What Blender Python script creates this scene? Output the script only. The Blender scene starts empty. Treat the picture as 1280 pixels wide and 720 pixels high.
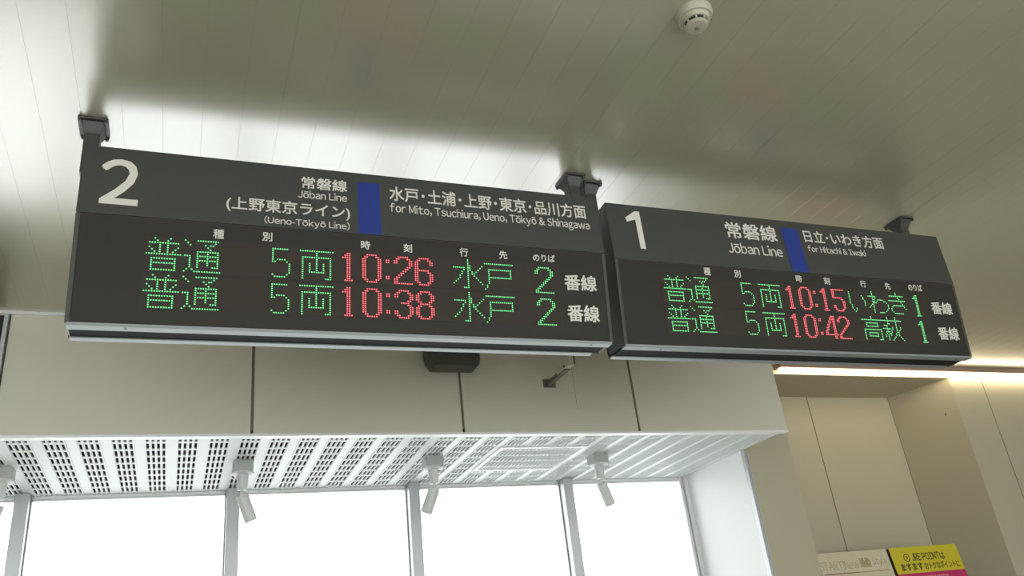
import bpy, bmesh, math
from mathutils import Vector, Matrix

SC = bpy.context.scene
COL = SC.collection
PI = math.pi

# ---------------------------------------------------------------- camera
YAW, PITCH, ROLL, FPX = 4.05527162e-01, -4.33849031e-01, -1.18954012e-01, 1.04305277e+03


def cam_rows():
    B = Matrix(((1, 0, 0), (0, 0, -1), (0, 1, 0)))
    cy, sy = math.cos(YAW), math.sin(YAW)
    Ry = Matrix(((cy, -sy, 0), (sy, cy, 0), (0, 0, 1)))
    cp, sp = math.cos(PITCH), math.sin(PITCH)
    Rx = Matrix(((1, 0, 0), (0, cp, sp), (0, -sp, cp)))
    cr, sr = math.cos(ROLL), math.sin(ROLL)
    Rz = Matrix(((cr, -sr, 0), (sr, cr, 0), (0, 0, 1)))
    return Rz @ Rx.transposed() @ B @ Ry


R = cam_rows()
cam_data = bpy.data.cameras.new('camera')
cam = bpy.data.objects.new('camera', cam_data)
COL.objects.link(cam)
m = Matrix((R[0], -R[1], -R[2])).transposed().to_4x4()
m.translation = (0, 0, 1.6)
cam.matrix_world = m
cam_data.sensor_width = 36.0
cam_data.lens = FPX / 1280.0 * 36.0
cam_data.clip_start = 0.02
SC.camera = cam

# ---------------------------------------------------------------- sky and exposure
world = bpy.data.worlds.new('overcast_sky')
SC.world = world
world.use_nodes = True
bg = world.node_tree.nodes['Background']
bg.inputs['Color'].default_value = (0.97, 0.985, 1.0, 1)
bg.inputs['Strength'].default_value = 4.35
SC.view_settings.view_transform = 'Standard'
SC.view_settings.look = 'None'
SC.view_settings.exposure = 0.0
SC.view_settings.gamma = 1.0
SC.view_settings.use_curve_mapping = False

STRIP_POWER = 12.5


# ---------------------------------------------------------------- materials
def mat(name, color, rough=0.6, metallic=0.0, spec=0.5, emit=None, estr=0.0, noise=0.0, nscale=8.0, bump=0.0, bscale=200.0,
        aniso=0.0):
    M = bpy.data.materials.new(name)
    M.use_nodes = True
    nt = M.node_tree
    b = nt.nodes['Principled BSDF']
    b.inputs['Base Color'].default_value = (*color, 1)
    b.inputs['Roughness'].default_value = rough
    b.inputs['Metallic'].default_value = metallic
    b.inputs['Specular IOR Level'].default_value = spec
    b.inputs['Anisotropic'].default_value = aniso
    if emit:
        b.inputs['Emission Color'].default_value = (*emit, 1)
        b.inputs['Emission Strength'].default_value = estr
    if noise > 0 or bump > 0:
        tc = nt.nodes.new('ShaderNodeTexCoord')
    if noise > 0:
        n = nt.nodes.new('ShaderNodeTexNoise')
        n.inputs['Scale'].default_value = nscale
        n.inputs['Detail'].default_value = 4
        nt.links.new(tc.outputs['Object'], n.inputs['Vector'])
        mr = nt.nodes.new('ShaderNodeMapRange')
        mr.inputs['To Min'].default_value = 1 - noise
        mr.inputs['To Max'].default_value = 1 + noise
        nt.links.new(n.outputs['Fac'], mr.inputs['Value'])
        mx = nt.nodes.new('ShaderNodeMix')
        mx.data_type = 'RGBA'
        mx.blend_type = 'MULTIPLY'
        mx.inputs['Factor'].default_value = 1
        mx.inputs['A'].default_value = (*color, 1)
        nt.links.new(mr.outputs['Result'], mx.inputs['B'])
        nt.links.new(mx.outputs['Result'], b.inputs['Base Color'])
    if bump > 0:
        n2 = nt.nodes.new('ShaderNodeTexNoise')
        n2.inputs['Scale'].default_value = bscale
        nt.links.new(tc.outputs['Object'], n2.inputs['Vector'])
        bp = nt.nodes.new('ShaderNodeBump')
        bp.inputs['Strength'].default_value = bump
        bp.inputs['Distance'].default_value = 0.001
        nt.links.new(n2.outputs['Fac'], bp.inputs['Height'])
        nt.links.new(bp.outputs['Normal'], b.inputs['Normal'])
    return M


M_ceiling = mat('ceiling_spandrel', (0.40, 0.375, 0.265), 0.25, 0.0, 0.5, noise=0.02, nscale=2.0)
M_ceiling.node_tree.nodes['Principled BSDF'].inputs['IOR'].default_value = 2.75
M_wall = mat('beige_wall_warm_cast', (0.44, 0.40, 0.285), 0.5, 0.0, 0.4, noise=0.02, nscale=1.5)  # beige base, warmed to hold part of the strip light's cast
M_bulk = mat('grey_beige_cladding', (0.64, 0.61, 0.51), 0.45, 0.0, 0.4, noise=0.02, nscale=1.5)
M_dark = mat('dark_joint', (0.20, 0.185, 0.15), 0.8)
M_white = mat('white_paint', (0.86, 0.87, 0.86), 0.45)
M_soffit = mat('white_perforated_metal', (0.70, 0.72, 0.71), 0.45, 0.0, 0.4)
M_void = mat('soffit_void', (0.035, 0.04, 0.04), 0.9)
M_alu = mat('grey_aluminium', (0.46, 0.47, 0.48), 0.4, 0.5, 0.5)
M_frame = mat('pale_window_frame', (0.75, 0.76, 0.76), 0.4, 0.2)
M_floor = mat('pale_floor_tile', (0.50, 0.48, 0.44), 0.3, 0.0, 0.5, noise=0.06, nscale=4.0)
M_header = mat('charcoal_header', (0.044, 0.044, 0.038), 0.42, 0.0, 0.45)
M_case = mat('charcoal_casing', (0.05, 0.05, 0.046), 0.38, 0.0, 0.5)
M_rim = mat('satin_grey_rim', (0.070, 0.067, 0.058), 0.5, 0.0, 0.25)
M_panel = mat('smoked_panel', (0.034, 0.030, 0.025), 0.5, 0.0, 0.15)
M_matrix = mat('unlit_led_matrix', (0.042, 0.034, 0.028), 0.6, 0.0, 0.15)
M_trim = mat('bright_aluminium_trim', (0.23, 0.245, 0.25), 0.5, 0.3, 0.5)
M_under = mat('dark_underside', (0.018, 0.020, 0.021), 0.7, 0.0, 0.05)
M_letter = mat('pale_lettering', (0.66, 0.63, 0.56), 0.5)
M_blue = mat('line_blue', (0.006, 0.028, 0.215), 0.45)
M_hanger = mat('dark_hanger_steel', (0.055, 0.055, 0.05), 0.42, 0.2, 0.5)
M_green = mat('green_led', (0.1, 0.6, 0.2), 0.3, emit=(0.27, 1.0, 0.38), estr=0.95)
M_greenring = mat('green_led_halo', (0.02, 0.10, 0.03), 0.4, emit=(0.002, 0.11, 0.024), estr=1.0)  # dim emissive ring, painted halo round each lit green dot
M_red = mat('red_led', (0.6, 0.1, 0.1), 0.3, emit=(1.0, 0.25, 0.29), estr=1.1)
M_redring = mat('red_led_halo', (0.10, 0.01, 0.01), 0.4, emit=(0.40, 0.002, 0.012), estr=1.0)  # same painted halo ring for the red dots
M_spot = mat('white_spotlight', (0.62, 0.63, 0.61), 0.5)
M_spotbase = mat('pale_grey_spot_base', (0.42, 0.44, 0.42), 0.5)
M_black = mat('black_plastic', (0.04, 0.042, 0.04), 0.45)
M_smoke = mat('cream_plastic', (0.46, 0.43, 0.33), 0.5)
M_bracket = mat('dull_metal_bracket', (0.66, 0.61, 0.50), 0.45, 0.3)
M_bracketdark = mat('dark_bracket_plate', (0.20, 0.19, 0.165), 0.5, 0.3)
M_strip = mat('led_diffuser', (0.9, 0.9, 0.85), 0.5, emit=(1.0, 0.84, 0.58), estr=STRIP_POWER)
M_copper = mat('brown_light_housing', (0.35, 0.25, 0.19), 0.5, 0.2)
M_posterwhite = mat('poster_cream', (0.56, 0.50, 0.35), 0.55)
M_yellow = mat('poster_yellow', (0.56, 0.47, 0.02), 0.5)
M_pink = mat('poster_pink', (0.50, 0.018, 0.12), 0.5)
M_pinktext = mat('poster_pale_pink_print', (0.72, 0.25, 0.30), 0.5)
M_ink = mat('poster_dark_print', (0.07, 0.06, 0.012), 0.6)
M_faint = mat('poster_tan_print', (0.42, 0.36, 0.23), 0.6)
M_brown = mat('poster_brown_print', (0.20, 0.13, 0.09), 0.6)
M_ochre = mat('poster_ochre_print', (0.33, 0.27, 0.13), 0.6)
M_redprint = mat('poster_red_print', (0.50, 0.20, 0.12), 0.6)

M_glass = bpy.data.materials.new('clear_glass')
M_glass.use_nodes = True
nt = M_glass.node_tree
for n in list(nt.nodes):
    nt.nodes.remove(n)
o = nt.nodes.new('ShaderNodeOutputMaterial')
mx = nt.nodes.new('ShaderNodeMixShader')
tr = nt.nodes.new('ShaderNodeBsdfTransparent')
tr.inputs['Color'].default_value = (0.96, 0.98, 0.97, 1)
gl = nt.nodes.new('ShaderNodeBsdfGlossy')
gl.inputs['Roughness'].default_value = 0.02
fr = nt.nodes.new('ShaderNodeFresnel')
fr.inputs['IOR'].default_value = 1.3
nt.links.new(fr.outputs['Fac'], mx.inputs['Fac'])
nt.links.new(tr.outputs[0], mx.inputs[1])
nt.links.new(gl.outputs[0], mx.inputs[2])
nt.links.new(mx.outputs[0], o.inputs['Surface'])


# ---------------------------------------------------------------- helpers
def obj(name, bm, material, parent=None, bevel=0.0, smooth=False):
    me = bpy.data.meshes.new(name)
    bmesh.ops.recalc_face_normals(bm, faces=bm.faces[:])
    if smooth:
        for f in bm.faces:
            f.smooth = True
    bm.to_mesh(me)
    bm.free()
    for mm in (material if isinstance(material, (list, tuple)) else [material]):
        me.materials.append(mm)
    ob = bpy.data.objects.new(name, me)
    COL.objects.link(ob)
    if parent is not None:
        ob.parent = parent
    if bevel > 0:
        bv = ob.modifiers.new('bevel', 'BEVEL')
        bv.width = bevel
        bv.segments = 2
        bv.limit_method = 'ANGLE'
    return ob


def box(bm, x0, x1, y0, y1, z0, z1, mi=0):
    vs = [bm.verts.new((x, y, z)) for x in (x0, x1) for y in (y0, y1) for z in (z0, z1)]
    for a in ((0, 1, 3, 2), (4, 6, 7, 5), (0, 4, 5, 1), (2, 3, 7, 6), (0, 2, 6, 4), (1, 5, 7, 3)):
        f = bm.faces.new([vs[i] for i in a])
        f.material_index = mi
    return vs


def prism(bm, pts, a0, a1, axis='x'):
    """closed outline extruded along an axis; pts are the two other coordinates"""
    def P(p, a):
        return {'x': (a, p[0], p[1]), 'y': (p[0], a, p[1]), 'z': (p[0], p[1], a)}[axis]
    A = [bm.verts.new(P(p, a0)) for p in pts]
    B = [bm.verts.new(P(p, a1)) for p in pts]
    n = len(pts)
    bm.faces.new(A)
    bm.faces.new(B[::-1])
    for i in range(n):
        bm.faces.new((A[i], A[(i + 1) % n], B[(i + 1) % n], B[i]))


def lathe(bm, prof, seg=24, mtx=None):
    """profile of (radius, height) turned about z"""
    rings = []
    for r, h in prof:
        if r < 1e-6:
            rings.append([bm.verts.new((0, 0, h))])
        else:
            rings.append([bm.verts.new((r * math.cos(2 * PI * k / seg), r * math.sin(2 * PI * k / seg), h)) for k in range(seg)])
    vs = [v for rr in rings for v in rr]
    for A, B in zip(rings, rings[1:]):
        for k in range(seg):
            k2 = (k + 1) % seg
            if len(A) == 1 and len(B) == 1:
                continue
            if len(A) == 1:
                bm.faces.new((A[0], B[k], B[k2]))
            elif len(B) == 1:
                bm.faces.new((A[k], A[k2], B[0]))
            else:
                bm.faces.new((A[k], A[k2], B[k2], B[k]))
    for E in (rings[0], rings[-1]):
        if len(E) > 1:
            bm.faces.new(E)
    if mtx is not None:
        bmesh.ops.transform(bm, matrix=mtx, verts=vs)
    return vs


def rrect(w, h, r, seg=5, cx=0, cy=0):
    pts = []
    for sx, sy, a0 in ((1, 1, 0), (-1, 1, 90), (-1, -1, 180), (1, -1, 270)):
        for k in range(seg + 1):
            a = math.radians(a0 + 90 * k / seg)
            pts.append((cx + sx * (w / 2 - r) + r * math.cos(a), cy + sy * (h / 2 - r) + r * math.sin(a)))
    return pts


def thing(name, label, cat, loc=(0, 0, 0), group=None):
    e = bpy.data.objects.new(name, None)
    e.empty_display_size = 0.05
    COL.objects.link(e)
    e.location = loc
    e['label'] = label
    e['category'] = cat
    if group:
        e['group'] = group
    return e


def tag(o, label, cat, group=None):
    o['label'] = label
    o['category'] = cat
    if group:
        o['group'] = group
    return o


def struct(name, bm, m, parent=None, **kw):
    o = obj(name, bm, m, parent, **kw)
    if parent is None:
        o['kind'] = 'structure'
    return o


def copy_tree(root, loc, label, group):
    r = root.copy()
    COL.objects.link(r)
    r.location = loc
    r['label'] = label
    r['group'] = group
    for ch in list(root.children):
        c = ch.copy()
        COL.objects.link(c)
        c.parent = r
        for g in list(ch.children):
            d = g.copy()
            COL.objects.link(d)
            d.parent = c
    return r


class Frame:
    """a flat face to write on: origin, direction of x, of 'down' and outward normal"""
    def __init__(s, o, ex, ed, n):
        s.o, s.ex, s.ed, s.n = Vector(o), Vector(ex), Vector(ed), Vector(n)

    def at(s, x, d, h=0.0):
        return s.o + s.ex * x + s.ed * d + s.n * h


def glyph_mesh(body):
    cu = bpy.data.curves.new('lettering', 'FONT')
    cu.body = body
    cu.resolution_u = 3
    tmp = bpy.data.objects.new('lettering', cu)
    COL.objects.link(tmp)
    dg = bpy.context.evaluated_depsgraph_get()
    me = bpy.data.meshes.new_from_object(tmp.evaluated_get(dg))
    bpy.data.objects.remove(tmp)
    bpy.data.curves.remove(cu)
    V = [(v.co.x, v.co.y) for v in me.vertices]
    F = [tuple(p.vertices) for p in me.polygons]
    bpy.data.meshes.remove(me)
    return V, F


def latin(body, bold):
    """proportional setting of a plain grotesque: each letter drawn alone, then spaced by its own width"""
    V, F = [], []
    x = 0.0
    for ch in body:
        if ch == ' ':
            x += .27
            continue
        if ch == '-':
            b = len(V)
            V += [(x, .24), (x + .26, .24), (x + .26, .31), (x, .31)]
            F.append((b, b + 1, b + 2, b + 3))
            x += .335 + bold
            continue
        macron = ch in 'ōŌ'
        if macron:
            ch = {'ō': 'o', 'Ō': 'O'}[ch]
        v, f = glyph_mesh(chr(ord(ch) + 0xFEE0))
        ax, bx = min(p[0] for p in v), max(p[0] for p in v)
        b = len(V)
        V += [(p[0] - ax + x, p[1]) for p in v]
        F += [tuple(i + b for i in q) for q in f]
        if macron:
            w = bx - ax
            t = max(p[1] for p in v)
            b = len(V)
            V += [(x + w * .14, t + .08), (x + w * .86, t + .08), (x + w * .86, t + .145), (x + w * .14, t + .145)]
            F.append((b, b + 1, b + 2, b + 3))
        x += bx - ax + .075 + bold
    return V, F


def text_bm(body, fr, x0, x1, d0, d1, bold=0.012, lift=0.0004, thick=0.0006, into=None):
    """lettering fitted into x0..x1 and d0 (top)..d1 (bottom) of a frame, a thin raised mesh; bold = stroke gain in em"""
    if all(ord(c) < 0x3000 for c in body) and body[0] != '(' or body.startswith('(U'):
        V, F = latin(body, bold)
    else:
        V, F = glyph_mesh(body)
    xs = [p[0] for p in V]
    ys = [p[1] for p in V]
    ax, bx, ay, by = min(xs) - bold, max(xs) + bold, min(ys) - bold, max(ys) + bold
    bm = into or bmesh.new()
    shifts = [(0, 0)]
    if bold > 0:
        shifts = [(-bold, -bold), (bold, -bold), (bold, bold), (-bold, bold), (0, 0)]
    for k, (sx, sy) in enumerate(shifts):
        vs = []
        for px, py in V:
            u = x0 + (px + sx - ax) / (bx - ax) * (x1 - x0)
            d = d1 + (py + sy - ay) / (by - ay) * (d0 - d1)
            vs.append(bm.verts.new(fr.at(u, d, lift + thick + k * .00003)))
        fs = []
        for q in F:
            try:
                fs.append(bm.faces.new([vs[i] for i in q]))
            except ValueError:
                pass
        ret = bmesh.ops.extrude_face_region(bm, geom=fs)
        nv = [g for g in ret['geom'] if isinstance(g, bmesh.types.BMVert)]
        bmesh.ops.translate(bm, verts=nv, vec=fr.n * -thick)
    return bm


# ---------------------------------------------------------------- the room
H = 3.0          # ceiling
YB = 3.207       # front face of the bulkhead over the windows
ZB = 2.53        # its underside
YP = 3.537       # plane of the wall right of the windows
YW = 4.13        # window plane
XR = 2.705       # right reveal of the window bay
XL, XX, YK = -5.0, 7.0, -3.6

bm = bmesh.new()
box(bm, XL - .1, XX + .1, YK - .1, 4.3, -0.1, 0)
struct('floor', bm, M_floor)

# ceiling: long narrow spandrels running towards the windows, with fine grooves
bm = bmesh.new()
pitch, gw, gd = 0.0955, 0.0013, 0.0005
x = -0.38 - pitch * 48
prof = [(x - gw, H)]
while x < XX:
    prof += [(x + gw / 2, H), (x + pitch - gw / 2, H), (x + pitch - gw / 2 + 0.0003, H + gd), (x + pitch + gw / 2 - 0.0003, H + gd)]
    x += pitch
prof += [(x + .1, H), (x + .1, H + .08), (prof[0][0], H + .08)]
prism(bm, prof, YK - .1, 4.3, 'y')
struct('ceiling', bm, M_ceiling)

# bulkhead cladding: separate sheets with open joints over a dark backing
seams = [-1.454, -0.611, 0.243, 1.0859, 1.915, 2.734]
bm = bmesh.new()
edges = [XL] + seams
for a, b in zip(edges, edges[1:]):
    box(bm, a + .0055, b - (.0055 if b < 2.7 else 0), YB, YB + .012, ZB + .006, H - .012)
box(bm, XL, 2.728, YB + .008, YB + .05, ZB + .02, H - .013, 1)
box(bm, 2.712, 2.734, YB + .02, YP, ZB + .02, H)
struct('wall_bulkhead', bm, [M_bulk, M_dark], bevel=0.0015)
bm = bmesh.new()
box(bm, XL, 2.734, YB - .006, YB + .03, H - .012, H)
struct('trim_1', bm, M_frame)
bm = bmesh.new()
box(bm, XL, 2.734, YB - .002, YB + .034, ZB - .004, ZB + .006)
struct('trim_2', bm, M_white, bevel=0.0015)

# perforated soffit: rows of slots in groups of four
xs = [XL]
solid = []
gc = -0.5425 - 0.1125 * 39
sw, sp = 0.0098, 0.1125 / 6
slots_x = []
while gc < 2.68:
    for k in range(4):
        c = gc + (k - 1.5) * sp
        if XL + .05 < c < XR - .03:
            slots_x.append((c - sw / 2, c + sw / 2))
    gc += 0.1125
slots_y = []
y = YB + .052
first = True
while y < YW - .06:
    L = .030 if first else .078
    if y + L > YW - .045:
        L = YW - .045 - y
    slots_y.append((y, y + L))
    y += L + .021
    first = False
RIB = .0032
HX0, HX1, HY0, HY1 = 1.32, 1.755, 3.412, 3.836   # the access hatch
bm = bmesh.new()
gx = sorted({XL, XR} | {v for s in slots_x for v in s} | {HX0, HX1})
gy = sorted({YB + .034, YW} | {v for s in slots_y for v in s} | {HY0, HY1})
grid = {}


def gv(i, j):
    if (i, j) not in grid:
        grid[(i, j)] = bm.verts.new((gx[i], gy[j], ZB))
    return grid[(i, j)]


for i in range(len(gx) - 1):
    cx = (gx[i] + gx[i + 1]) / 2
    inx = any(a < cx < b for a, b in slots_x)
    for j in range(len(gy) - 1):
        cy = (gy[j] + gy[j + 1]) / 2
        if inx and any(a < cy < b for a, b in slots_y):
            continue
        if HX0 < cx < HX1 and HY0 < cy < HY1:
            continue
        bm.faces.new((gv(i, j), gv(i + 1, j), gv(i + 1, j + 1), gv(i, j + 1)))
r = bmesh.ops.extrude_face_region(bm, geom=bm.faces[:])
bmesh.ops.translate(bm, verts=[g for g in r['geom'] if isinstance(g, bmesh.types.BMVert)], vec=(0, 0, .004))
rib_x = []
k = 0
xx = -0.5425 - .1125 * 39 - 2 * sp
while xx < XR - .006:
    if xx > XL + .01 and k % 6 != 5:      # five ribs round each group of slots, a flat strip between groups
        rib_x.append(xx)
    xx += sp
    k += 1
for xx in rib_x:
    if HX0 - .004 < xx < HX1 + .004:
        for y0, y1 in ((YB + .036, HY0), (HY1, YW)):
            box(bm, xx - .0021, xx + .0021, y0, y1, ZB - RIB, ZB + .001)
    else:
        box(bm, xx - .0021, xx + .0021, YB + .036, YW, ZB - RIB, ZB + .001)
soff = struct('trim_3', bm, M_soffit)
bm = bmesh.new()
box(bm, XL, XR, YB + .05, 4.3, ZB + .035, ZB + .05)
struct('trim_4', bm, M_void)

# access hatch in the soffit
hatch = thing('access_hatch', 'square access hatch with white rim set in the perforated soffit', 'hatch', (HX0, HY0, ZB))
w, d = HX1 - HX0, HY1 - HY0
bm = bmesh.new()
fw = .020
for a in ((0, w, 0, fw), (0, w, d - fw, d), (0, fw, fw, d - fw), (w - fw, w, fw, d - fw)):
    box(bm, a[0], a[1], a[2], a[3], -.007, .012)
obj('rim', bm, M_white, hatch, bevel=.001)
bm = bmesh.new()
n = int((w - 2 * fw) / sp)
gxx = [fw + .0005]
hs = []
for k in range(n):
    c = fw + (k + .5) * (w - 2 * fw) / n
    hs.append((c - sw / 2, c + sw / 2))
gx2 = sorted({fw, w - fw} | {v for s in hs for v in s})
hy = []
y = fw + .006
while y < d - fw - .03:
    L = min(.078 if hy else .03, d - fw - .006 - y)
    hy.append((y, y + L))
    y += L + .021
gy2 = sorted({fw, d - fw} | {v for s in hy for v in s})
gr = {}
for i in range(len(gx2) - 1):
    cx = (gx2[i] + gx2[i + 1]) / 2
    for j in range(len(gy2) - 1):
        cy = (gy2[j] + gy2[j + 1]) / 2
        if any(a < cx < b for a, b in hs) and any(a < cy < b for a, b in hy):
            continue
        q = []
        for ii, jj in ((i, j), (i + 1, j), (i + 1, j + 1), (i, j + 1)):
            if (ii, jj) not in gr:
                gr[(ii, jj)] = bm.verts.new((gx2[ii], gy2[jj], 0))
            q.append(gr[(ii, jj)])
        bm.faces.new(q)
r = bmesh.ops.extrude_face_region(bm, geom=bm.faces[:])
bmesh.ops.translate(bm, verts=[g for g in r['geom'] if isinstance(g, bmesh.types.BMVert)], vec=(0, 0, .004))
for a, b in hs:
    box(bm, a - (sp - sw) / 2 - .002, a - (sp - sw) / 2 + .002, fw + .004, d - fw - .004, -RIB, .001)
obj('hatch_panel', bm, M_soffit, hatch)

# windows: panes between aluminium mullions
SILL = 0.60
mull = [-4.0, -3.155, -2.31, -1.467, -0.622, 0.232, 1.088, 1.930, 2.68]
for i, xm in enumerate(mull):
    last = i == len(mull) - 1
    bm = bmesh.new()
    if last:
        box(bm, 2.655, 2.672, YW - .02, YW + .03, SILL, ZB)
        box(bm, 2.676, XR, YW - .035, YW + .03, SILL, ZB)
    else:
        box(bm, xm - .027, xm + .027, YW - .075, YW + .01, 0, ZB)
        box(bm, xm - .033, xm - .027, YW - .02, YW + .03, SILL, ZB)
        box(bm, xm + .027, xm + .033, YW - .02, YW + .03, SILL, ZB)
    struct('trim_%d' % (5 + i), bm, M_frame if last else M_alu, bevel=.002)
wl = [XL] + mull
for i, (a, b) in enumerate(zip(wl, wl[1:])):
    x0 = a + (.033 if i else 0)
    x1 = b - (.033 if i < len(mull) - 1 else .008)
    bm = bmesh.new()
    box(bm, x0, x1, YW - .012, YW + .03, ZB - .014, ZB)
    box(bm, x0, x1, YW - .004, YW + .03, ZB - .022, ZB - .014)
    box(bm, x0, x1, YW - .03, YW + .04, SILL - .05, SILL)
    f = struct('window_%d' % (i + 1), bm, M_frame, bevel=.0015)
    bm = bmesh.new()
    box(bm, x0, x1, YW + .004, YW + .012, SILL, ZB - .03)
    obj('pane', bm, M_glass, f)
bm = bmesh.new()
box(bm, XL, XR, YW - .03, YW + .17, 0, SILL - .05)
box(bm, XL, XR, YW + .01, YW + .17, ZB + .004, H)
struct('wall_window', bm, M_white)

# wall right of the windows, with the niche
NX0, NX1, NB, NZ = 3.0, 4.305, 3.918, 2.950
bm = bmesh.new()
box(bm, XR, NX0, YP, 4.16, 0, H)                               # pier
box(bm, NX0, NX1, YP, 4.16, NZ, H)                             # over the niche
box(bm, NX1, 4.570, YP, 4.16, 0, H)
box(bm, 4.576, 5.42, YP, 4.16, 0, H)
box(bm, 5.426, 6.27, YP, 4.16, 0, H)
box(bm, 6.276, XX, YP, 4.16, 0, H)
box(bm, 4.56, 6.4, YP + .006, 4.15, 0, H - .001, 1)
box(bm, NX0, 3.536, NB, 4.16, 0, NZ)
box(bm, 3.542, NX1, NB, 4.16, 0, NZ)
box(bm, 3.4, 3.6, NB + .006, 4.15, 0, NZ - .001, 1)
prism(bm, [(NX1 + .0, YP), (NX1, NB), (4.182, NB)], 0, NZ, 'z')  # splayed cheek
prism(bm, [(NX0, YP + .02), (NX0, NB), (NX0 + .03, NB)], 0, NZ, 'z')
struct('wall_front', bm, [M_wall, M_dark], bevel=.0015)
bm = bmesh.new()
box(bm, 4.1795, 4.185, NB - .003, NB + .001, 0, NZ)
struct('trim_20', bm, M_dark)
# reveal panel of the bay and its metal corner bead
bm = bmesh.new()
box(bm, XR - .006, XR, YP + .02, YW, 0, ZB)
struct('wall_reveal', bm, M_white)
bm = bmesh.new()
box(bm, XR - .010, XR + .004, YP - .006, YP + .020, 0, ZB)
box(bm, XR + .008, XR + .016, YP - .004, YP, 0, ZB)
struct('trim_21', bm, M_alu, bevel=.001)

bm = bmesh.new()
box(bm, XL - .1, XL, YK, 4.3, 0, H)
struct('wall_left', bm, M_wall)
bm = bmesh.new()
box(bm, XX, XX + .1, YK, 4.3, 0, H)
struct('wall_right', bm, M_wall)
# wall behind the photographer: unseen, its glazing opened wide to brighten the room
bm = bmesh.new()
BW0, BW1, BZ0, BZ1 = -4.6, 6.6, 0.25, 2.85
box(bm, XL, XX, YK - .1, YK, 0, BZ0)
box(bm, XL, XX, YK - .1, YK, BZ1, H)
box(bm, XL, BW0, YK - .1, YK, BZ0, BZ1)
box(bm, BW1, XX, YK - .1, YK, BZ0, BZ1)
struct('wall_back', bm, M_wall)
bm = bmesh.new()
nb = 6
for k in range(nb + 1):
    xx = BW0 + (BW1 - BW0) * k / nb
    box(bm, xx - .03, xx + .03, YK - .07, YK - .01, BZ0, BZ1)
f = struct('window_30', bm, M_alu)
bm = bmesh.new()
box(bm, BW0, BW1, YK - .05, YK - .042, BZ0, BZ1)
obj('pane', bm, M_glass, f)


# ---------------------------------------------------------------- LED glyphs
def G(s):
    return [r for r in s.split('/')]


def line(rows, w, cells):
    g = [['.'] * w for _ in range(rows)]
    for r, c0, c1 in cells:
        for c in range(c0, c1 + 1):
            g[r][c] = 'X'
    return [''.join(r) for r in g]


ONE = G('..XX./.XXX./XXXX./..XX./..XX./..XX./..XX./..XX./..XX./..XX./..XX./..XX./..XX./.XXXX')
ZERO = G('..XXXXX../.XX...XX./XX.....XX/XX.....XX/XX.....XX/XX.....XX/XX.....XX/XX.....XX/XX.....XX/XX.....XX/XX.....XX/XX.....XX/.XX...XX./..XXXXX..')
TWO = G('..XXXXX../.XX...XX./XX.....XX/XX.....XX/.......XX/......XX./.....XX../....XX.../...XX..../..XX...../.XX....../XX......./XX......./XXXXXXXXX')
THREE = G('..XXXXX../.XX...XX./XX.....XX/XX.....XX/.......XX/......XX./...XXXX../......XX./.......XX/.......XX/XX.....XX/XX.....XX/.XX...XX./..XXXXX..')
FOUR = G('.....XXX./....XXXX./....XXXX./...XX.XX./...XX.XX./..XX..XX./..XX..XX./.XX...XX./.XX...XX./XX....XX./XX....XX./XXXXXXXXX/......XX./......XX.')
FIVE = G('XXXXXXXXX/XX......./XX......./XX......./XX......./XXXXXXX../......XX./.......XX/.......XX/.......XX/XX.....XX/XX.....XX/.XX...XX./..XXXXX..')
SIX = G('..XXXXX../.XX...XX./XX.....XX/XX.....XX/XX......./XX......./XXXXXXX../XX....XX./XX.....XX/XX.....XX/XX.....XX/XX.....XX/.XX...XX./..XXXXX..')
EIGHT = G('..XXXXX../.XX...XX./XX.....XX/XX.....XX/XX.....XX/.XX...XX./..XXXXX../.XX...XX./XX.....XX/XX.....XX/XX.....XX/XX.....XX/.XX...XX./..XXXXX..')
COLON = G('../../XX/XX/../../../../../../XX/XX/../..')
WIDE2 = G('..XXXXXX../.XX....XX./XX......XX/XX......XX/........XX/.......XX./......XX../.....XX.../....XX..../...XX...../..XX....../.XX......./XX......../XXXXXXXXXX')
THIN5 = G('XXXXXXX./X......./X......./X......./X......./X.XXXX../XX....X./.......X/.......X/.......X/.......X/.......X/X.....X./.XXXXX..')
FU = G('...X.....X..../....X...X...../.XXXXXXXXXXXX./.....X..X...../.X...X..X...X./..X..X..X..X../...X.X..X.X.../XXXXXXXXXXXXXX/............../..XXXXXXXXXX../..X........X../..XXXXXXXXXX../..X........X../..X........X../..XXXXXXXXXX..')
TSU = G('X....XXXXXXXXX./.X..........X../..X.....X.XX.../.........X...../..........X..../.....XXXXXXXXX./.....X...X...X./XXX..XXXXXXXXX./..X..X...X...X./..X..XXXXXXXXX./..X..X...X...X./..X..X...X...X./..X..X.....XXX./.X.X.........../X...XXXXXXXXXXX')
RYO = G('XXXXXXXXXXXXXXX/.......X......./.......X......./.XXXXXXXXXXXXX./.X.....X.....X./.X.....X.....X./.X..X..X..X..X./.X..X..X..X..X./.X..X..X..X..X./.X..X..X..X..X./.X..XXXXXXX..X./.X...........X./.X...........X./.X.........XXX.')
RYO = [r[:10] + r[10:] for r in RYO]
MIZU = line(15, 15, [(r, 7, 7) for r in range(15)] + [(4, 0, 5), (5, 5, 5), (6, 4, 4), (7, 4, 4), (8, 3, 3), (9, 3, 3), (10, 2, 2), (11, 1, 1),
            (12, 0, 0), (3, 8, 8), (4, 8, 8), (5, 8, 8), (6, 9, 9), (7, 9, 10), (8, 10, 10), (9, 11, 11), (10, 12, 12), (11, 13, 13),
            (12, 14, 14), (6, 11, 11), (5, 12, 12), (4, 13, 13), (3, 14, 14), (14, 5, 7)])
TO = line(15, 15, [(1, 0, 14), (4, 2, 13), (8, 2, 13)] + [(r, 2, 2) for r in range(4, 12)] + [(r, 13, 13) for r in range(4, 9)] +
          [(12, 1, 1), (13, 1, 1), (14, 0, 0)])
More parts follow.
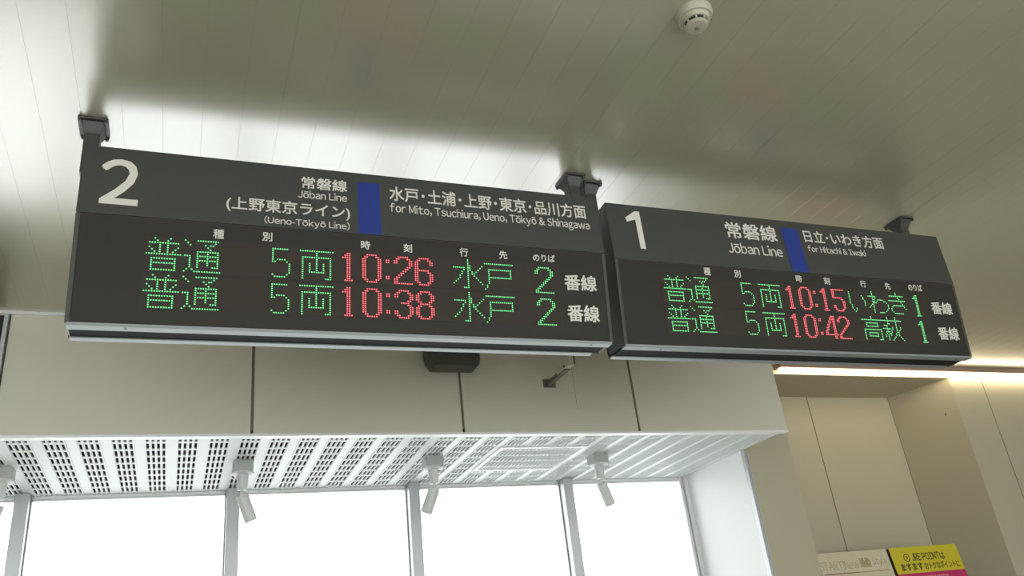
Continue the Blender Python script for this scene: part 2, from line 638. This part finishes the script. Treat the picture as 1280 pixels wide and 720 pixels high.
I_ = line(15, 15, [(r, 0, 0) for r in range(2, 10)] + [(10, 1, 1), (11, 1, 1), (12, 1, 1), (13, 2, 2), (14, 3, 3), (13, 4, 4), (12, 4, 4)] +
          [(4, 9, 9), (5, 10, 10), (6, 10, 10), (7, 11, 11), (8, 11, 11), (9, 11, 11), (10, 11, 11)])
WA = G('.............../...X.........../...X.........../...X.........../XXXXXX........./...X.X........./...XX..XXXX..../...XX.X....XX../...XXX.......X./..XX..........X/.X.X..........X/X..X..........X/...X.........X./...X........X../...X...XXXX....')
KI = G('............./......X....../......X....../.XXXXXXXXXXX./.......X...../........X..../XXXXXXXXXXXXX/.........X.../..........X../...XXXXXXXXX./..X........X./.X..........X/.X.........../..X........../...XXXXXXX...')
TAKA = G('.......X......./.......X......./XXXXXXXXXXXXXXX/.............../...XXXXXXXXX.../...X.......X.../...XXXXXXXXX.../.............../.XXXXXXXXXXXXX./.X...........X./.X..XXXXXXX..X./.X..X.....X..X./.X..XXXXXXX..X./.X...........X./.X.........XXX.')
HAGI = G('....X.....X..../....X.....X..../XXXXXXXXXXXXXXX/....X.....X..../....XX....X..../.XXX......X..../...X...X..X..X./XXXXXX.X..X..X./...X..X...X.X../..XXX.X...XX.../..X.XX...X.X.../.X.X.X...X.X.../.X.X....X...X../...X...X.....X./...X..X.......X')
PX, PZ = 0.00573, 0.00559


def led_bm(items, fr, lift=0.0012):
    """items: (glyph, x of its first column, distance down of its first row), in metres on the frame"""
    bm = bmesh.new()
    seg = 8
    for g, x0, d0 in items:
        for r, row in enumerate(g):
            for c, ch in enumerate(row):
                if ch != 'X':
                    continue
                cx, cd = x0 + c * PX, d0 + r * PZ
                ring = [bm.verts.new(fr.at(cx + .00268 * math.cos(2 * PI * k / seg), cd + .00268 * math.sin(2 * PI * k / seg), lift)) for k in range(seg)]
                mid = [bm.verts.new(fr.at(cx + .00165 * math.cos(2 * PI * k / seg), cd + .00165 * math.sin(2 * PI * k / seg), lift + .0003)) for k in range(seg)]
                up = [bm.verts.new(fr.at(cx + .0011 * math.cos(2 * PI * k / seg), cd + .0011 * math.sin(2 * PI * k / seg), lift + .0014)) for k in range(seg)]
                top = bm.verts.new(fr.at(cx, cd, lift + .0018))
                for k in range(seg):
                    k2 = (k + 1) % seg
                    f = bm.faces.new((ring[k], ring[k2], mid[k2], mid[k]))
                    f.material_index = 1
                    bm.faces.new((mid[k], mid[k2], up[k2], up[k]))
                    bm.faces.new((up[k], up[k2], top))
    return bm


# ---------------------------------------------------------------- the two departure signs
def departure_sign(x0, x1, yf, sb, wb, zt, zj, zb, label, texts, cols, rows_led, ban):
    """origin: left end of the crease between header and display, on the front face"""
    T = thing('departure_sign', label, 'departure sign', (x0, yf, zj), 'departure signs under the ceiling')
    W = x1 - x0
    top, bot = zt - zj, zb - zj
    D = 2 * sb + wb
    # casing: six-sided section, wider at the crease than at the bottom
    t = .004
    bm = bmesh.new()
    prism(bm, [(t, top), (D - t, top), (D - t, 0), (D - sb - t, bot + .006), (sb + t, bot + .006), (t, 0)], .002, W - .002)
    obj('casing', bm, M_case, T)
    bm = bmesh.new()
    prism(bm, [(0, top), (t, top), (t, .002), (0, .002)], 0, W)
    hp = obj('header_panel', bm, M_header, T, bevel=.001)
    bm = bmesh.new()
    prism(bm, [(D, top), (D - t, top), (D - t, .002), (D, .002)], 0, W)
    obj('rear_header_panel', bm, M_header, T, bevel=.001)
    e = Vector((0, sb, bot))
    Lh = e.length
    e.normalize()
    nrm = Vector((0, e.z, -e.y))
    if nrm.y > 0:
        nrm = -nrm
    FH = Frame((0, 0, 0), (1, 0, 0), (0, 0, -1), (0, -1, 0))
    FL = Frame((0, 0, 0), (1, 0, 0), e, nrm)
    rim = .0105
    bm = bmesh.new()

    def slab(bm, fr, a0, a1, d0, d1, h0, h1, mi=0):
        vs = [bm.verts.new(fr.at(a, d, h)) for a in (a0, a1) for d in (d0, d1) for h in (h0, h1)]
        for q in ((0, 1, 3, 2), (4, 6, 7, 5), (0, 4, 5, 1), (2, 3, 7, 6), (0, 2, 6, 4), (1, 5, 7, 3)):
            f = bm.faces.new([vs[i] for i in q])
            f.material_index = mi
    slab(bm, FL, rim, W - rim, .001, Lh - .004, -.006, -.0022)
    dp = obj('display_panel', bm, M_panel, T)
    bm = bmesh.new()
    slab(bm, FL, 0, rim, .001, Lh - .002, -.006, .0005)
    obj('side_rim', bm, M_rim, T, bevel=.0012)
    bm = bmesh.new()
    slab(bm, FL, W - rim, W, .001, Lh - .002, -.006, .0005)
    obj('side_rim', bm, M_rim, T, bevel=.0012)
    # rear display
    FR = Frame((0, D, 0), (1, 0, 0), (0, -e.y, e.z), (0, -nrm.y, nrm.z))
    bm = bmesh.new()
    slab(bm, FR, 0, W, .001, Lh - .004, -.006, -.001)
    obj('rear_display_panel', bm, M_panel, T)
    FL = Frame(FL.at(0, 0, -.0022), FL.ex, FL.ed, FL.n)
    # underside: two bright aluminium edges with a dark recess between
    bm = bmesh.new()
    prism(bm, [(sb - .002, bot + .004), (sb + .028, bot + .002), (sb + .028, bot - .003), (sb, bot - .003)], .004, W - .004)
    obj('bottom_trim', bm, M_trim, T, bevel=.001)
    for xx in (.125, W - .06):
        pass
    bm = bmesh.new()
    prism(bm, [(D - sb + .002, bot + .004), (D - sb - .022, bot + .002), (D - sb - .022, bot - .003), (D - sb, bot - .003)], .004, W - .030)
    obj('bottom_trim', bm, M_trim, T, bevel=.001)
    bm = bmesh.new()
    box(bm, .006, W - .012, sb + .028, D - sb - .022, bot, bot + .006)
    obj('underside', bm, M_under, T)
    for xx in (.125, W - .065):
        bm = bmesh.new()
        lathe(bm, [(0, -.0012), (.003, -.0012), (.003, .001)], 10, Matrix.Translation((xx, sb + .012, bot - .003)))
        obj('screw', bm, M_black, T)
    # dark LED fields, one per line
    for d0, d1 in ((.046, .1325), (.1385, .2255)):
        bm = bmesh.new()
        slab(bm, FL, .150, W - .150, d0, d1, -.0002, .0007)
        obj('led_matrix', bm, M_matrix, dp)
    # lettering
    for name, body, a0, a1, d0, d1, off in texts:
        if body == '1':
            bm = bmesh.new()
            cw, ch = a1 - a0, d1 - d0
            # a plain figure one: upright stem with a slanting flag
            pts = [(a1, d1), (a1 - .0185, d1), (a1 - .0185, d0 + .030), (a0 + .004, d0 + .040), (a0, d0 + .026), (a1 - .016, d0), (a1, d0)]
            A = [bm.verts.new(FH.at(p, q, .001)) for p, q in pts]
            B = [bm.verts.new(FH.at(p, q, .0002)) for p, q in pts]
            bm.faces.new(A)
            for i in range(len(pts)):
                i2 = (i + 1) % len(pts)
                bm.faces.new((A[i], A[i2], B[i2], B[i]))
            obj(name, bm, M_letter, hp)
            continue
        obj(name, text_bm(body, FH, a0, a1, d0, d1, off), M_letter, hp)
    bm = bmesh.new()
    b0, b1 = cols['band']
    slab(bm, FH, b0, b1, -cols['bandtop'], -.003, 0, .0009)
    obj('line_colour_band', bm, M_blue, hp)['label'] = 'blue band'
    for body, a0, a1, d0, d1 in cols['labels']:
        obj('column_heading', text_bm(body, FL, a0, a1, d0, d1, .014), M_letter, dp)
    for body, a0, a1, d0, d1 in ban:
        obj('platform_word', text_bm(body, FL, a0, a1, d0, d1, .016), M_letter, dp)
    for name, items, red in rows_led:
        for it in items:
            o = obj(name + '_character', led_bm([it], FL), [M_red, M_redring] if red else [M_green, M_greenring], dp)
            o['label'] = 'lit red dots' if red else 'lit green dots'
    # hangers: pyramid collar plates on the ceiling, square posts
    cy = D / 2 + .026
    zc = H - zj
    for k, cx in enumerate(cols['hang']):
        hg = None
        bm = bmesh.new()
        prism(bm, rrect(.071, .092, .009, 5, cx, cy), zc - .006, zc, 'z')
        # tapering collar under the plate
        a = [bm.verts.new((cx + sx * .028, cy + sy * .036, zc - .006)) for sx, sy in ((-1, -1), (1, -1), (1, 1), (-1, 1))]
        b = [bm.verts.new((cx + sx * .0195, cy + sy * .0195, zc - .034)) for sx, sy in ((-1, -1), (1, -1), (1, 1), (-1, 1))]
        bm.faces.new(a[::-1])
        bm.faces.new(b)
        for i in range(4):
            bm.faces.new((a[i], a[(i + 1) % 4], b[(i + 1) % 4], b[i]))
        pl = obj('ceiling_plate', bm, M_hanger, T, bevel=.0015)
        bm = bmesh.new()
        prism(bm, rrect(.038, .038, .004, 3, cx, cy), top - .02, zc - .030, 'z')
        obj('hanger_post', bm, M_hanger, T)
        for sx in (-1, 1):
            for sy in (-1, 1):
                bm = bmesh.new()
                lathe(bm, [(0, -.008), (.0035, -.0075), (.0045, -.004), (.0045, 0)], 8, Matrix.Translation((cx + sx * .0285, cy + sy * .039, zc - .006)))
                obj('bolt', bm, M_hanger, pl)
    return T


def mm(*a):
    return [v / 1000 for v in a]


U2 = 92.6
row2 = [
    ('train_type', [(FU, .1563, .0497), (TSU, .2405, .0497)], False),
    ('car_count', [(THIN5, .4437, .0557), (RYO, .5105, .0557)], False),
    ('departure_time', [(ONE, .6165, .0550), (ZERO, .6678, .0550), (COLON, .7293, .0550), (TWO, .7508, .0550), (SIX, .8065, .0550)], True),
    ('destination', [(MIZU, .9122, .0497), (TO, 1.0005, .0510)], False),
    ('platform_number', [(WIDE2, 1.1494, .0570)], False),
    ('train_type', [(FU, .1563, .1423), (TSU, .2405, .1423)], False),
    ('car_count', [(THIN5, .4437, .1486), (RYO, .5105, .1480)], False),
    ('departure_time', [(ONE, .6165, .1475), (ZERO, .6678, .1475), (COLON, .7293, .1475), (THREE, .7508, .1475), (EIGHT, .8075, .1475)], True),
    ('destination', [(MIZU, .9122, .1423), (TO, 1.0005, .1436)], False),
    ('platform_number', [(WIDE2, 1.1494, .1490)], False),
]
departure_sign(
    -.26, 1.113, 1.885, .037, .096, 2.869, 2.68, 2.415,
    'left departure board, headed by a big 2, with times 10:26 and 10:38',
    [('platform_figure', '２', .0435, .1287, -.1560, -.0285, .012),
     ('line_name', '常磐線', .512, .630, -.1600, -.1240, .012),
     ('line_name', 'Jōban Line', .503, .629, -.1175, -.0945, .006),
     ('line_name', '(上野東京ライン)', .329, .636, -.0810, -.0370, .010),
     ('line_name', '(Ueno-Tōkyō Line)', .421, .634, -.0320, -.0060, .006),
     ('destination_names', '水戸･土浦･上野･東京･品川方面', .744, 1.333, -.1580, -.1115, .012),
     ('destination_names', 'for Mito, Tsuchiura, Ueno, Tōkyō & Shinagawa', .743, 1.338, -.1040, -.0690, .006)],
    dict(band=(.658, .717), bandtop=.160, hang=(.002, 1.360),
         labels=[('種', *mm(302, 327, 15.5, 40)), ('別', *mm(417, 441, 13.5, 37)), ('時', *mm(663, 687, 16, 40)), ('刻', *mm(776, 799, 16, 40)),
                 ('行', *mm(931, 955, 15.5, 39.5)), ('先', *mm(1045, 1069, 15, 38.5)), ('のりば', *mm(1146, 1213, 16.5, 38))]),
    row2,
    [('番線', *mm(1237, 1338, 71, 118)), ('番線', *mm(1239, 1338, 160, 209))])

row1 = [
    ('train_type', [(FU, .1590, .0422), (TSU, .2415, .0422)], False),
    ('car_count', [(THIN5, .4400, .0495), (RYO, .5062, .0497)], False),
    ('departure_time', [(ONE, .6110, .0500), (ZERO, .6605, .0500), (COLON, .7205, .0500), (ONE, .7480, .0500), (FIVE, .7960, .0500)], True),
    ('destination', [(I_, .8665, .0430), (WA, .9475, .0424), (KI, 1.0350, .0424)], False),
    ('platform_number', [(ONE, 1.1440, .0520)], False),
    ('train_type', [(FU, .1590, .1365), (TSU, .2415, .1365)], False),
    ('car_count', [(THIN5, .4400, .1428), (RYO, .5062, .1438)], False),
    ('departure_time', [(ONE, .6110, .1440), (ZERO, .6605, .1440), (COLON, .7205, .1440), (FOUR, .7420, .1440), (TWO, .7960, .1440)], True),
    ('destination', [(TAKA, .8990, .1368), (HAGI, .9850, .1368)], False),
    ('platform_number', [(ONE, 1.1440, .1450)], False),
]
departure_sign(
    1.165, 2.52, 1.921, .030, .105, 2.881, 2.686, 2.422,
    'right departure board, headed by a big 1, with times 10:15 and 10:42',
    [('platform_figure', '1', .0625, .1150, -.1730, -.0420, .0),
     ('line_name', '常磐線', .427, .626, -.1680, -.1090, .012),
     ('line_name', 'Jōban Line', .419, .630, -.0925, -.0540, .006),
     ('destination_names', '日立･いわき方面', .739, 1.083, -.1670, -.1195, .012),
     ('destination_names', 'for Hitachi & Iwaki', .741, .988, -.1080, -.0840, .006)],
    dict(band=(.652, .718), bandtop=.167, hang=(.010, 1.325),
         labels=[('種', *mm(309, 333, 5, 31)), ('別', *mm(421, 445, 6, 31)), ('時', *mm(660, 684, 7.5, 32)), ('刻', *mm(774, 798, 8, 33)),
                 ('行', *mm(926, 950, 10, 34)), ('先', *mm(1033, 1057, 11, 35)), ('のりば', *mm(1138, 1200, 9, 34))]),
    row1,
    [('番線', *mm(1222, 1318, 69, 114)), ('番線', *mm(1226, 1320, 160, 206))])

# ---------------------------------------------------------------- spotlights on the soffit
SPOTS = [(-0.635, 3.64, -17, 'white spotlight cut off by the left edge, above the leftmost mullion'),
         (0.240, 3.60, 21, 'white spotlight second from the left, beside a window mullion, head tilted right'),
         (1.052, 3.58, -21, 'white spotlight left of the access hatch, head tilted to the left'),
         (1.878, 3.58, 22, 'white spotlight right of the access hatch, head tilted right')]


def spotlight(x, y, deg, label):
    T = thing('spotlight', label, 'spotlight', (x, y, ZB), 'spotlights along the soffit')
    bm = bmesh.new()
    prism(bm, rrect(.080, .080, .006, 3), -.046, .004, 'z')
    obj('mounting_box', bm, M_spotbase, T, bevel=.002)
    bm = bmesh.new()
    lathe(bm, [(0, -.046), (.046, -.046), (.046, -.052), (.024, -.058), (.021, -.100), (.0185, -.118), (0, -.118)], 24)
    nk = obj('neck', bm, M_spot, T)
    bm = bmesh.new()
    lathe(bm, [(0, -.116), (.006, -.116), (.006, -.142), (0, -.142)], 12)
    obj('stem', bm, M_spot, nk)
    bm = bmesh.new()
    Mx = Matrix.Translation((0, 0, -.138)) @ Matrix.Rotation(math.radians(-deg), 4, 'Y') @ Matrix.Rotation(math.radians(10), 4, 'X')
    lathe(bm, [(0, 0), (.022, 0), (.025, -.004), (.026, -.108), (.0245, -.112), (.0225, -.112), (.0215, -.095), (0, -.092)], 28, Mx)
    hd_ = obj('lamp_head', bm, M_spot, T)
    bm = bmesh.new()
    lathe(bm, [(0, -.0915), (.020, -.0915), (.020, -.089), (0, -.089)], 20, Mx)
    obj('lens', bm, M_black, hd_)
    return T


for s in SPOTS:
    spotlight(*s)

# ---------------------------------------------------------------- smoke detector
T = thing('smoke_detector', 'round cream smoke detector on the ceiling near the top edge', 'smoke detector', (1.094, 1.245, H))
bm = bmesh.new()
lathe(bm, [(0, 0), (.045, 0), (.045, -.010), (.041, -.020), (0, -.021)], 40)
obj('base', bm, M_smoke, T)
bm = bmesh.new()
lathe(bm, [(0, -.020), (.036, -.020), (.031, -.030), (0, -.030)], 40)
lathe(bm, [(0, -.037), (.026, -.037), (.028, -.041), (.024, -.045), (0, -.047)], 32)
for k in range(8):
    a = 2 * PI * (k + .3) / 8
    vs = box(bm, .022, .0285, -.002, .002, -.039, -.029)
    bmesh.ops.rotate(bm, verts=vs, cent=(0, 0, 0), matrix=Matrix.Rotation(a, 3, 'Z'))
hd_ = obj('sensor_head', bm, M_smoke, T)
bm = bmesh.new()
lathe(bm, [(0, -.0295), (.0265, -.0295), (.0255, -.0375), (0, -.0375)], 32)
obj('dark_gap', bm, M_void, hd_)
bm = bmesh.new()
lathe(bm, [(0, -.0455), (.006, -.0475), (.005, -.050), (0, -.051)], 16)
obj('test_button', bm, mat('olive_grey_button', (.22, .21, .16), .5), hd_)
bm = bmesh.new()
lathe(bm, [(0, -.019), (.0022, -.021), (0, -.023)], 10, Matrix.Translation((.040, -.010, 0)))
obj('indicator', bm, M_black, T)

# ---------------------------------------------------------------- dark panel at the left end of the bulkhead
T = thing('display_board', 'dark board with pale edge at the left end of the bulkhead', 'board', (-1.03, YB, 2.6))
bm = bmesh.new()
box(bm, -.41, .406, -.016, 0, -.03, .376)
obj('board_face', bm, M_panel, T)
bm = bmesh.new()
box(bm, .406, .420, -.020, 0, -.03, .380)
obj('edge_frame', bm, M_alu, T, bevel=.001)
bm = bmesh.new()
box(bm, -.424, -.41, -.020, 0, -.03, .380)
obj('edge_frame', bm, M_alu, T, bevel=.001)

# ---------------------------------------------------------------- black unit on the bulkhead
T = thing('mounted_box', 'dark rounded box on the bulkhead, half hidden behind the left sign', 'box', (1.045, YB, 2.792))
bm = bmesh.new()
prism(bm, [(-.120, .16), (-.118, .060), (-.110, .026), (-.092, 0), (.092, 0), (.103, .010), (.108, .030), (.110, .16)], -.095, -.012, 'y')
obj('body', bm, mat('charcoal_plastic', (.075, .075, .066), .5), T, bevel=.004)
bm = bmesh.new()
box(bm, -.09, .09, -.012, 0, .02, .15)
obj('wall_bracket', bm, M_black, T)

# ---------------------------------------------------------------- small bracket on the bulkhead
T = thing('mounting_bracket', 'small bare metal arm on the bulkhead below the gap between signs', 'bracket', (1.50, YB, 2.755))
bm = bmesh.new()
box(bm, -.030, .030, -.004, 0, -.020, .020)
obj('wall_plate', bm, M_bracketdark, T, bevel=.001)
bm = bmesh.new()
box(bm, -.012, .012, -.205, -.004, -.010, -.005)
box(bm, -.012, -.009, -.19, -.004, -.005, .008)
obj('arm', bm, M_bracketdark, T, bevel=.001)
bm = bmesh.new()
box(bm, -.016, .012, -.235, -.125, -.005, .012)
box(bm, -.016, -.012, -.150, -.135, .012, .022)
obj('clamp', bm, M_bracket, T, bevel=.0015)
bm = bmesh.new()
box(bm, -.012, .010, -.250, -.235, -.006, .046)
obj('end_plate', bm, M_bracket, T, bevel=.0015)
bm = bmesh.new()
box(bm, .010, .013, -.252, -.233, -.004, .046)
obj('end_plate_edge', bm, M_black, T)
bm = bmesh.new()
lathe(bm, [(.006, -.128), (.006, -.124)], 10, Matrix.Translation((-.0165, -.205, .0035)) @ Matrix.Rotation(PI / 2, 4, 'Y') @ Matrix.Translation((0, 0, .126)))
obj('bolt_head', bm, M_black, T)
bm = bmesh.new()
lathe(bm, [(.0007, -.197), (.0007, -.006)], 6)
tag(obj('pull_cord', bm, M_bracketdark), 'hair-thin cord hanging from the tip of the metal bracket', 'cord').location = (1.498, YB - .243, 2.755)

# ---------------------------------------------------------------- linear light along the wall top
T = thing('linear_light', 'glowing white strip light along the top of the right-hand wall', 'light', (3.025, YP, H))
bm = bmesh.new()
box(bm, 0, 3.95, -.058, 0, -.030, 0)
obj('housing', bm, M_copper, T, bevel=.001)
bm = bmesh.new()
prism(bm, rrect(.022, .024, .009, 4, -.038, -.046), 0, 3.95, 'x')
obj('diffuser', bm, M_strip, T)

bm = bmesh.new()
lathe(bm, [(0, 0), (.0045, 0), (.004, .003), (0, .0035)], 12, Matrix.Translation((4.277, 3.616, 2.747)) @ Matrix.Rotation(PI / 2, 4, 'X') @ Matrix.Rotation(-1.258, 4, 'Y'))
tag(obj('wall_screw', bm, M_black), 'single dark screw head high on the slanted side of the niche', 'screw')

# ---------------------------------------------------------------- two poster boards in the niche
LEAN = math.radians(7)


def poster_board(x0, x1, y, label, front):
    T = thing('poster_stand', label, 'poster stand', ((x0 + x1) / 2, y, 0))
    w = x1 - x0
    ez = Vector((0, math.sin(LEAN), math.cos(LEAN)))
    n = Vector((0, -math.cos(LEAN), math.sin(LEAN)))
    top = Vector((-w / 2, 0, 2.0))
    F = Frame(top, (1, 0, 0), -ez, n)
    return T, F, w


def board_bm(F, w, h0, h1, t0, t1):
    bm = bmesh.new()
    vs = [bm.verts.new(F.at(a, d, h)) for a in (0, w) for d in (h0, h1) for h in (t0, t1)]
    for q in ((0, 1, 3, 2), (4, 6, 7, 5), (0, 4, 5, 1), (2, 3, 7, 6), (0, 2, 6, 4), (1, 5, 7, 3)):
        bm.faces.new([vs[i] for i in q])
    return bm


def legs(T, w):
    for sx in (-1, 1):
        bm = bmesh.new()
        xx = sx * (w / 2 - .05)
        a = Vector((xx, -.20, .02))
        b = Vector((xx, .030, 1.95))
        c = Vector((xx, .17, .02))
        for P, Q in ((a, Vector((xx, -.012 - .0, 1.75))),):
            vs = []
            for R_ in (P, Q):
                for dx, dy in ((-.012, -.012), (.012, -.012), (.012, .012), (-.012, .012)):
                    vs.append(bm.verts.new(R_ + Vector((dx, dy + .03, 0))))
            bm.faces.new(vs[0:4])
            bm.faces.new(vs[4:8][::-1])
            for i in range(4):
                bm.faces.new((vs[i], vs[(i + 1) % 4], vs[4 + (i + 1) % 4], vs[4 + i]))
        box(bm, xx - .015, xx + .015, -.20, .18, 0, .02)
        obj('leg', bm, M_alu, T)


# cream poster, further back
T, F, w = poster_board(3.045, 3.505, 3.600, 'cream poster on a stand, left of the yellow one, in the niche', 0)
obj('board', board_bm(F, w, 0, .70, -.012, 0), M_white, T, bevel=.001)
ps = obj('poster_sheet', board_bm(F, w, .001, .699, 0, .001), M_posterwhite, T)
obj('poster_text', text_bm('START!New', F, -.004, .250, .043, .088, .004, .0012), M_faint, ps)
obj('poster_text', text_bm('通勤', F, .258, .330, .036, .086, .02, .0012), M_ochre, ps)
obj('poster_text', text_bm('Style', F, .345, .440, .038, .084, -.004, .0012), M_faint, ps)
for a, b, m_ in ((.010, .235, M_brown), (.235, .355, M_ochre), (.355, .437, M_redprint)):
    Fq = Frame(F.at(a, 0, 0), F.ex, F.ed, F.n)
    obj('printed_rule', board_bm(Fq, b - a, .104, .109, .001, .0016), m_, ps)
legs(T, w)
# yellow and pink poster, on a thicker black-edged board
T, F, w = poster_board(3.524, 3.999, 3.600, 'yellow and pink poster on a black-edged stand in the niche', 0)
obj('board', board_bm(F, w, 0, .70, -.045, 0), M_black, T, bevel=.001)
ps = obj('poster_sheet', board_bm(F, w, 0, .70, 0, .0012), M_pink, T)
ps['label'] = 'pink lower part'
yb = obj('yellow_band', board_bm(F, w, -.001, .135, .0004, .002), M_yellow, ps)
yb['label'] = 'yellow heading'
bm = text_bm('JRE POINT', F, .135, .330, .033, .073, .016, .0021)
text_bm('は', F, .334, .368, .035, .073, .016, .0021, into=bm)
obj('poster_text', bm, M_ink, yb)
bm = text_bm('ますます', F, .040, .190, .083, .121, .03, .0021)
text_bm('おトクなポイントに', F, .202, .452, .083, .121, .016, .0021, into=bm)
obj('poster_text', bm, M_ink, yb)
bm = bmesh.new()
seg = 28
for r0, r1 in ((.0165, .0215),):
    A = [bm.verts.new(F.at(.100 + r0 * math.cos(2 * PI * k / seg), .054 + r0 * math.sin(2 * PI * k / seg), .0028)) for k in range(seg)]
    B = [bm.verts.new(F.at(.100 + r1 * math.cos(2 * PI * k / seg), .054 + r1 * math.sin(2 * PI * k / seg), .0028)) for k in range(seg)]
    for k in range(seg):
        bm.faces.new((A[k], A[(k + 1) % seg], B[(k + 1) % seg], B[k]))
for poly in ([(.092, .044), (.098, .044), (.110, .054), (.098, .064), (.092, .064), (.101, .054)],):
    bm.faces.new([bm.verts.new(F.at(a, b, .0028)) for a, b in poly])
obj('round_emblem', bm, M_ink, yb)
bm = bmesh.new()
for d, a0, a1 in ((.152, .125, .330), (.177, .135, .425)):
    a = a0
    k = 0
    while a < a1:
        ww = (.011, .008, .013, .010)[k % 4]
        vs = [bm.verts.new(F.at(p, q_, .0022)) for p, q_ in ((a, d), (a + ww, d), (a + ww, d + .012), (a, d + .012))]
        bm.faces.new(vs)
        a += ww + .004
        k += 1
obj('small_print', bm, M_pinktext, ps)
legs(T, w)
